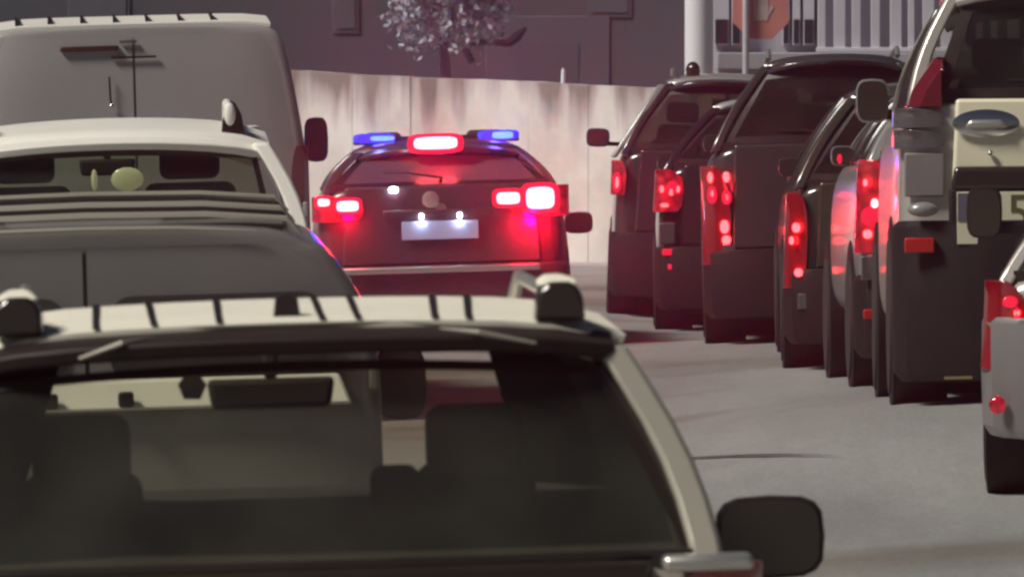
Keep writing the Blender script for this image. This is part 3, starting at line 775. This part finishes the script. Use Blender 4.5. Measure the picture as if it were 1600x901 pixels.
beam(-.385,.945,1.495,.15,.025,(.0030,.006,1.0),.8); beam(.475,.945,1.495,.13,.035,(.0030,.006,1.0),1.2)
gl=MB().box((-.02,-.055,.97),(.78,.04,.045)).build('plate_garnish',M['police_paint'],pc,bevel=.012)
pp=plate(pc,-.01,.845,.54,.13,'plate_white',-.055)
for xx in (-.14,.13):
    bulb(gl,xx,-.085,.945,(.03,.02,.035),M['plate_lamp'],'plate_lamp')
    spill(pc,xx,-.085,.905,(.72,.76,1.0),.45,.012)
bulb(pc,-.33,-.05,1.135,(.06,.03,.04),M['plate_lamp'],'bright_glint')  # added glowing spot standing in for a reflection on the tailgate
MB().lathe([(.055,0),(.06,-.012),(.04,-.02)],'y',20,(-.07,-.045,1.06)).build('emblem',M['dull_chrome'],pc)
MB().box((-.04,-.125,.57),(1.45,.07,.045)).build('bumper_step',M['dull_chrome'],pc,bevel=.01)

# ---- the queue on the right
RC=[]
def rcar(name,label,x,y,yaw,P): 
    o=suv(name,label,x,y,yaw,QR,P); RC.append(o); return o
base=dict(bz=(.15,.62),L=4.75,hw=.92,H=1.75,zb=1.2,xr=.60,paint=M['dark_paint'],yrb=.05,yrt=.30,bumper=M['trim'])
def D(**k): d=dict(base); d.update(k); return d

A=rcar('dark_suv','dark brown SUV at the far end of the right queue, closest to the pale wall',1.70,72.5,radians(-1.1),D(hw=.93,H=1.99,zb=1.36,xr=.52,paint=M['brown_paint'],roof=M['silver_paint'],rails='dull_chrome',mir=(.20,.16),mz=.06,bz=(.18,.7)))
for sd in (-1,1):
    l=corner_lamp(A,.93,sd,1.0,1.28,.12,.14,M['red_glow'])
    bulb(l,sd*.885,-.015,1.10,(.075,.03,.17),M['red_hot'],'lamp_element',.9); bulb(l,sd*.885,-.03,1.10,(.03,.03,.09),M['red_core'],'lamp_element',.9)
    MB().hull8([(sd*.925-.02,.06,1.30),(sd*.925+.03,.06,1.30),(sd*.925+.03,.4,1.30),(sd*.925-.02,.4,1.30)],[(sd*.56-.02,.30,1.9),(sd*.56+.05,.30,1.9),(sd*.56+.05,.5,1.9),(sd*.56-.02,.5,1.9)]).build('pillar_trim',M['silver_paint'],A,bevel=.015)
MB().ball((-.30,.6,2.02),(.12,.16,.15)).build('aerial_pod',M['gloss_trim'],A)
B=rcar('dark_suv','low black car with a pale roof, second from the far end of the right queue',1.97,67.0,radians(-1.2),D(hw=.90,H=1.74,zb=1.22,xr=.47,paint=M['dark_paint'],roof=M['silver_paint'],mo=-.17,mir=(.16,.13)))
C=rcar('dark_suv','tall dark car in the right queue with a bright rail end at its roof corner',2.26,61.5,radians(-1.3),D(hw=.93,H=1.96,zb=1.33,xr=.50,paint=M['graphite_paint'],rails='dull_chrome',gx=(.80,.48),mo=-.17,mir=(.16,.13)))
Dc=rcar('dark_suv','dark olive car half hidden behind the silver car with the tall red lamp',2.63,56.0,radians(-1),D(hw=.92,H=1.76,zb=1.15,xr=.50,mo=-.17,mir=(.16,.13),paint=M['olive_paint']))
E=rcar('silver_car','silver car with a tall lit red corner lamp, behind the SUV with the beige tailgate',2.90,50.5,radians(0.5),D(hw=.95,H=1.74,zb=1.29,xr=.60,paint=M['silver_paint'],zs=.42,mir=(.14,.12),mz=.03,mo=-.14,my=.1))
F=rcar('silver_suv','large silver SUV with beige tailgate, chrome handle and pale number plate',2.91,45.0,radians(-0.9),D(L=4.8,hw=.98,H=2.12,zb=1.50,xr=.70,paint=M['champagne_paint'],gate=M['gate_paint'],tgw=.70,mir=(.18,.24),mo=-.06,mz=.08,mirp=M['silver_paint'],bz=(.09,.90),zs=.40,gx=(.80,.62),yrt=.20,dw=.36,dw2=.32,r=.42,rglass='glass_privacy'))
G=rcar('silver_hatchback','pale silver car at the right edge, nearest of the right queue, mostly out of frame',2.985,39.8,-radians(5.6),D(L=4.3,hw=.90,H=1.52,zb=1.03,xr=.48,paint=M['champagne_paint'],bumper=M['dark_silver'],mir=(.17,.25),mz=.08,mo=.02,mirp=M['trim'],my=-.1,bz=(.32,.86),zs=.36))
A['category']=C['category']='suv'

def cluster(car,hw,sd,spec):
    """tail lamp made of a lens and round lit elements"""
    z0,z1,lw,ld,lean=spec['lens']
    l=corner_lamp(car,hw,sd,z0,z1,lw,ld,M[spec.get('m','red_glow')],lean=lean)
    for (dx,z,wd,ht,m) in spec['el']:
        bulb(l,sd*(hw-dx),-.035+max(0,(.09-dx))*.6,z,(wd,.03,ht),M[m],'lamp_element',.9)
    return l
for sd in (-1,1):
    cluster(B,.90,sd,dict(lens=(.88,1.20,.22,.16,.02),m='red_glow',el=[(.14,1.06,.09,.10,'red_hot'),(.13,1.03,.035,.055,'red_core'),(.06,1.05,.03,.05,'red_core'),(.18,1.05,.03,.05,'red_core'),(.08,.93,.06,.03,'red_core')]))
    MB().box((sd*.79,-.04,.58),(.10,.03,.05)).build('reflector',M['red_hot'],B,bevel=.008)  # glow stands in for the light this reflector throws back
    MB().box((sd*.77,-.04,.47),(.06,.03,.04)).build('fog_lamp',M['red_hot'],B,bevel=.008)
    MB().box((sd*.80,-.035,.72),(.12,.03,.16)).build('reverse_lamp',M['clear_lens'],B,bevel=.01)
    cluster(C,.93,sd,dict(lens=(.52,1.20,.20,.18,.0),m='red_lens',el=[(.17,1.12,.045,.07,'red_core'),(.06,1.12,.035,.07,'red_core'),(.17,.98,.07,.10,'red_hot'),(.07,1.0,.07,.12,'red_hot'),(.17,.98,.035,.06,'red_core'),(.07,1.01,.03,.06,'red_core'),(.15,.78,.06,.09,'red_core'),(.16,.69,.06,.06,'red_core')]))
    spill(C,sd*.8,-.25,1.05,(1,.03,.06),1.2,aim=(0,1,-.2))
    MB().hull8([(sd*.70-.03,-.05,.42),(sd*.70+.03,-.05,.42),(sd*.70+.03,0,.42),(sd*.70-.03,0,.42)],[(sd*.75-.05,-.04,.66),(sd*.75+.04,-.04,.66),(sd*.75+.04,0,.66),(sd*.75-.05,0,.66)]).build('reverse_lamp',M['clear_lens'],C,bevel=.008)
    cluster(Dc,.92,sd,dict(lens=(.50,1.10,.14,.20,.03),m='red_lens',el=[(.08,.88,.05,.06,'red_core'),(.05,.80,.03,.05,'red_core'),(.09,.60,.05,.05,'red_core')]))
    MB().box((sd*.80,-.04,.42),(.08,.04,.10)).build('reverse_lamp',M['clear_lens'],Dc,bevel=.01)
    cluster(E,.95,sd,dict(lens=(.74,1.27,.19,.24,.02),m='red_glow',el=[(.10,1.02,.04,.06,'white_core'),(.05,1.14,.025,.04,'red_core'),(.15,1.0,.03,.09,'red_core'),(.15,.88,.03,.04,'red_core'),(.06,.85,.05,.05,'red_core'),(.10,.95,.16,.12,'red_hot')]))
    MB().box((sd*.86,-.055,.40),(.12,.05,.055)).build('reflector',M['reflector'],E,bevel=.008)
    MB().box((sd*.85,-.035,.66),(.16,.03,.14)).build('reverse_lamp',M['clear_lens'],E,bevel=.01)
MB().ball((-.905,3.05,1.30),(.03,.05,.06)).build('turn_signal',M['red_hot'],E)
MB().ball((-.36,-.06,1.16),(.02,.02,.05)).build('lamp_element',M['red_core'],Dc)

# details of the SUV with the beige tailgate
for sd in (-1,1):
    MB().loft([[(sd*x,yy,z) for x,yy in ((.975-a,.30),(.965-a,.06),(.90-a,-.01),(.74,-.02),(.74,.06),(.9-a,.12))] for z,a in ((1.47,.05),(1.56,.08),(1.66,.15),(1.72,.19))]).build('tail_lamp',mat('dull red lens',(.13,.007,.013),.15,0,1.0,.2,20),F,bevel=.01)
    for z0,z1 in ((1.365,1.465),(1.26,1.355)):
        corner_lamp(F,.975,sd,z0,z1,.25,.26,M['clear_lens'],'reverse_lamp')
    MB().hull8([(sd*.93,-.02,1.02),(sd*.73,-.03,1.02),(sd*.73,.03,1.02),(sd*.93,.03,1.02)],[(sd*.93,-.015,1.24),(sd*.73,-.02,1.24),(sd*.73,.03,1.24),(sd*.93,.03,1.24)]).build('corner_panel',M['dark_silver'],F,bevel=.008)
    MB().ball((sd*.84,-.09,.955),(.16,.09,.075)).build('bumper_glint',M['silver_paint'],F)  # pale ball standing in for the highlight on the bumper corner
    MB().box((sd*.86,-.10,.775),(.15,.04,.075)).build('reflector',M['reflector'],F,bevel=.008)
hd=MB().lathe([(.001,-.0),(.15,-.004),(.17,.0),(.15,.012)],'y',28,(0,0,0)).build('handle_recess',M['chrome'],F,loc=(-.52,-.045,1.385))
hd.scale=(1,1,.42)
MB().hull8([(-.63,-.075,1.365),(-.41,-.075,1.365),(-.41,-.05,1.36),(-.63,-.05,1.36)],[(-.60,-.08,1.40),(-.44,-.08,1.40),(-.44,-.05,1.405),(-.60,-.05,1.405)]).build('handle',M['dull_chrome'],F,bevel=.012)
MB().ball((-.50,-.045,1.235),(.03,.03,.03)).build('lock',M['chrome'],F)
MB().hull8([(-.70,-.095,1.055),(.70,-.095,1.055),(.70,-.03,1.05),(-.70,-.03,1.05)],[(-.68,-.085,1.165),(.68,-.085,1.165),(.68,-.03,1.175),(-.68,-.03,1.175)]).build('plate_garnish',M['gloss_trim'],F,bevel=.02,seg=3)
MB().box((0,-.06,.91),(1.42,.05,.30)).build('plate_recess',M['trim'],F,bevel=.015)
pf=plate(F,-.36,.91,.62,.262,'plate',-.095)
MB().box((-.64,-.1035,.965),(.055,.004,.14)).build('plate_band',M['plate_blue'],pf)
text(pf,'9',-.555,-.103,.93,.20,M['plate_ink'])
text(pf,'53',-.30,-.103,.93,.25,M['plate_ink'])
MB().tube([(-.60,-.118,.112),(-.74,-.118,.11)],.008,8).build('exhaust_trim',mat('brass trim',(.6,.45,.2),.3,.9),F)

# details of the car at the right edge
for sd in (-1,1):
    cluster(G,.90,sd,dict(lens=(.62,1.02,.20,.16,.02),m='red_lens',el=[(.13,.93,.07,.05,'red_hot'),(.16,.88,.025,.03,'red_core'),(.16,.84,.02,.14,'red_hot')]))
    MB().ball((sd*.825,-.075,.475),(.075,.05,.085)).build('reflector',M['red_glow'],G)  # returned light put in as a glow of the reflector itself
plate(G,0,.78,.5,.12,'plate')

# ------------------------------------------------------------------ wall, buildings and street furniture behind
wall=empty('retaining_wall',(0,0,0),'low pale concrete wall with dark run-off streaks behind the police car','wall')
d=Vector((.80,-.60)); p0=Vector((-2.19,90.4)); nrm=Vector((-.60,-.80))
PW=.735
for i in range(-16,9):
    a=p0+d*(i*PW+.002); b=p0+d*((i+1)*PW-.002)
    za=2.035-.036*(i*PW)+random.uniform(-.012,.012); zb_=2.035-.036*((i+1)*PW)+random.uniform(-.012,.012)
    o=random.uniform(-.006,.006); th=.22
    q=[a-nrm*0+nrm*o, b+nrm*o, b-nrm*th, a-nrm*th]
    MB().hull8([(v.x,v.y,-.5) for v in q],[(q[0].x,q[0].y,za),(q[1].x,q[1].y,zb_),(q[2].x,q[2].y,zb_),(q[3].x,q[3].y,za)]).build('wall_panel',M['wall'],wall,bevel=.003)
a=p0-d*12-nrm*.03; b=p0+d*6.6-nrm*.03
q=[a,b,b-nrm*.16,a-nrm*.16]
MB().hull8([(v.x,v.y,-.5) for v in q],[(v.x,v.y,1.72) for v in q]).build('wall_core',M['kerb'],wall)
# kerb along the wall foot
q=[p0-d*12+nrm*.45,p0+d*6.6+nrm*.45,p0+d*6.6+nrm*.02,p0-d*12+nrm*.02]
k=MB().hull8([(v.x,v.y,-.4) for v in q],[(v.x,v.y,.16) for v in q]).build('kerb',M['kerb'],bevel=.02); tag(k,kind='structure')

# dark building
db=empty('dark_building',(-7,101,0),'unlit dark violet building above the pale wall','building')
MB().box((-4.5,2.5,4.2),(27,5,9)).build('facade',M['dark_facade'],db)
def atx(px,dist): return (px-800)*dist/14000
def box_between(x0,x1,z0,z1,y0,y1,name,m,parent,bevel=.0):
    return MB().box(((x0+x1)/2,(y0+y1)/2,(z0+z1)/2),(x1-x0,y1-y0,z1-z0)).build(name,m,parent,bevel=bevel)
for x0,x1,z0,z1,nm,m in ((4.98,5.28,2.42,3.4,'window','facade_panel'),(7.85,8.35,2.6,3.6,'window','facade_panel'),(6.70,8.1,1.6,2.62,'wall_panel','facade_panel'),(-2.0,-1.2,2.45,3.6,'window','facade_panel'),(2.0,2.7,2.45,3.6,'window','facade_panel')):
    f=box_between(x0,x1,z0,z1,-.018,.02,nm,M[m],db,.01)
    if nm=='window': box_between(x0+.05,x1-.05,z0+.06,z1-.06,-.03,-.01,'pane',M['facade_panel'],f)
box_between(6.66,6.69,2.45,4.5,-.03,-.01,'downpipe',M['pane'],db)
box_between(7.05,7.75,1.8,2.3,-.024,-.01,'wall_panel',M['dark_facade'],db)
for x0,z0,z1 in ((9.6,1.5,3.4),(9.95,2.1,3.4),(10.6,2.0,3.4),(11.0,1.9,3.4)):
    box_between(x0,x0+.05,z0,z1,-.02,.0,'pilaster',M['facade_panel'],db)
# bent lamp arm on the facade
la=empty('wall_bracket',(0,0,0),'dark bent metal bracket fixed to the dark facade','bracket')
def P3(px,py,dist): return (atx(px,dist),dist,CAM_H-dist*(py-65)/14000)
arm=[P3(738,98,100.4),P3(728,78,100.4),P3(736,66,100.4),P3(765,63,100.4),P3(795,68,100.4)]
MB().tube(arm,.045,8).build('arm',M['pane'],la)
MB().tube([P3(793,69,100.4),P3(808,57,100.4),P3(822,43,100.4)],[.05,.06,.025],8).build('head',M['pane'],la)
for m in la.children: pass
# small white marker post on the wall
MB().hull8([P3(876,130,89.2),P3(884,130,89.2),P3(884,130,89.25),P3(876,130,89.25)],[P3(877,106,89.2),P3(883,106,89.2),P3(883,106,89.25),P3(877,106,89.25)])
mp=MB().tube([(atx(880,88.6),88.6,1.86),(atx(880,88.6),88.6,2.04),(atx(880,88.6),88.6,2.07)],[.026,.02,.008],8).build('marker_post',M['post_white'])
tag(mp,'small white post sticking up from the top of the pale wall','post')

# pale tree behind the wall
tr=empty('tree',(atx(700,97),97,0),'small tree with pale lit leaves against the dark facade','tree')
MB().tube([(0,0,0),(.03,.05,1.2),(-.05,0,2.4),(0,0,3.4),(.05,0,4.6)],[.07,.06,.05,.04,.02]).build('trunk',M['bark'],tr)
lf=MB(); ld=MB()
for c in range(300):
    a=random.uniform(0,2*pi); rr=random.random()**.6*.75; z=random.uniform(2.38,5.2); w_=.75
    cx,cy=cos(a)*rr*max(.25,w_),sin(a)*rr*max(.25,w_)
    for k in range(40):
        px=cx+random.gauss(0,.09); py=cy+random.gauss(0,.09); pz=z+random.gauss(0,.09)
        u=Vector((random.gauss(0,1),random.gauss(0,1),random.gauss(0,1))).normalized()*.045
        v=u.cross(Vector((random.gauss(0,1),random.gauss(0,1),random.gauss(0,1)))).normalized()*.026
        p=Vector((px,py,pz))
        (lf if c%3==0 else ld).add([p-u,p+v,p+u,p-v],[(0,1,2,3)])
for i in range(9):
    a=random.uniform(0,2*pi); z=random.uniform(2.2,4)
    MB().tube([(0,0,z),(cos(a)*.3,sin(a)*.3,z+.25),(cos(a)*.65,sin(a)*.65,z+.6)],[.03,.02,.008],6).build('limb',M['bark'],tr)
cr=lf.build('crown',M['leaf_pale'],tr); ld.build('crown',M['leaf_dark'],tr)

# white pillar
wp=empty('white_pillar',(1.98,95,0),'tall white round pillar rising behind the dark cars','pillar')
MB().lathe([(.15,-.2),(.15,6.5)],'z',24).build('shaft',M['post_white'],wp)
MB().lathe([(.19,-.2),(.19,.25),(.155,.30)],'z',24).build('base',M['post_white'],wp)

# sign: pole and octagon
sg=empty('road_sign',(atx(1165,91.5),91.5,0),'red octagonal road sign with a white hand on a thin pale pole','sign')
MB().tube([(0,0,-.1),(0,0,4.0)],.034,10).build('pole',M['steel'],sg)
cx,cz=.155,2.645
pts=[(cx+.31*cos(pi/8+i*pi/4),cz+.31*sin(pi/8+i*pi/4)) for i in range(8)]
pl=MB().prism(pts,.05,.062,'y').build('sign_face',M['sign_red'],sg,bevel=.003)
hnd=MB()
hnd.prism([(cx-.07,cz-.10),(cx+.07,cz-.10),(cx+.085,cz+.0),(cx+.075,cz+.05),(cx-.075,cz+.05)],.044,.052,'y')
for i,h in enumerate((.11,.14,.15,.12)):
    x0=cx-.075+i*.039
    hnd.prism([(x0,cz+.05),(x0+.03,cz+.05),(x0+.03,cz+.05+h),(x0,cz+.05+h)],.044,.052,'y')
hnd.prism([(cx+.08,cz-.05),(cx+.13,cz+.03),(cx+.12,cz+.06),(cx+.075,cz+.0)],.044,.052,'y')
hnd.build('hand_symbol',M['sign_white'],pl)

# grey building with slatted railings
gb=empty('grey_building',(0,0,0),'grey building with pale vertical slats and dark windows behind the road sign','building')
Y=99.0
ang=radians(0)
box_between(2.27,12,-.3,7,Y+.8,Y+5,'facade',M['grey_facade'],gb)
zt=lambda py:CAM_H-Y*(py-65)/14000
box_between(2.27,12,zt(108),zt(82),Y-.15,Y+.8,'ledge',M['grey_facade'],gb,.01)
box_between(2.27,12,-.3,zt(108)-.002,Y-.05,Y+.8,'plinth',M['grey_facade'],gb)
box_between(3.40,12,zt(78),zt(-60),Y+.55,Y+.62,'shadow_panel',M['slat_gap'],gb)
for x0,x1 in ((1118,1141),(1145,1160),(1225,1236),(1241,1253),(1258,1275)):
    wx0,wx1=atx(x0,Y),atx(x1,Y)
    f=box_between(wx0,wx1,zt(70),zt(-50),Y+.66,Y+.79,'window',M['slat'],gb)
    box_between(wx0+.012,wx1-.012,zt(68),zt(30),Y+.645,Y+.70,'pane',M['pane'],f)
px=1278
while px<1640:
    wdt=random.choice((12,14,18,10))
    box_between(atx(px,Y),atx(px+wdt,Y),zt(80),zt(-60),Y+.05,Y+.13,'slat',M['slat'],gb,.006)
    px+=wdt+random.choice((10,13,16))
box_between(atx(1276,Y),12,zt(81),zt(74),Y+.0,Y+.2,'bottom_rail',M['slat'],gb,.006)

# ------------------------------------------------------------------ haze added so the lamps glow: one even box of air round everything
hm=bpy.data.materials.new('added_haze'); hm.use_nodes=True
ht=hm.node_tree; ht.nodes.clear()
ho=ht.nodes.new('ShaderNodeOutputMaterial'); hv=ht.nodes.new('ShaderNodeVolumePrincipled')
hv.inputs['Density'].default_value=0.0024; hv.inputs['Anisotropy'].default_value=0.92
hv.inputs['Color'].default_value=(.92,.90,.92,1)
ht.links.new(hv.outputs[0],ho.inputs['Volume'])
hz=MB().box((0,600,4.0),(1900,1900,12.6)).build('added_haze',hm); tag(hz,kind='stuff')
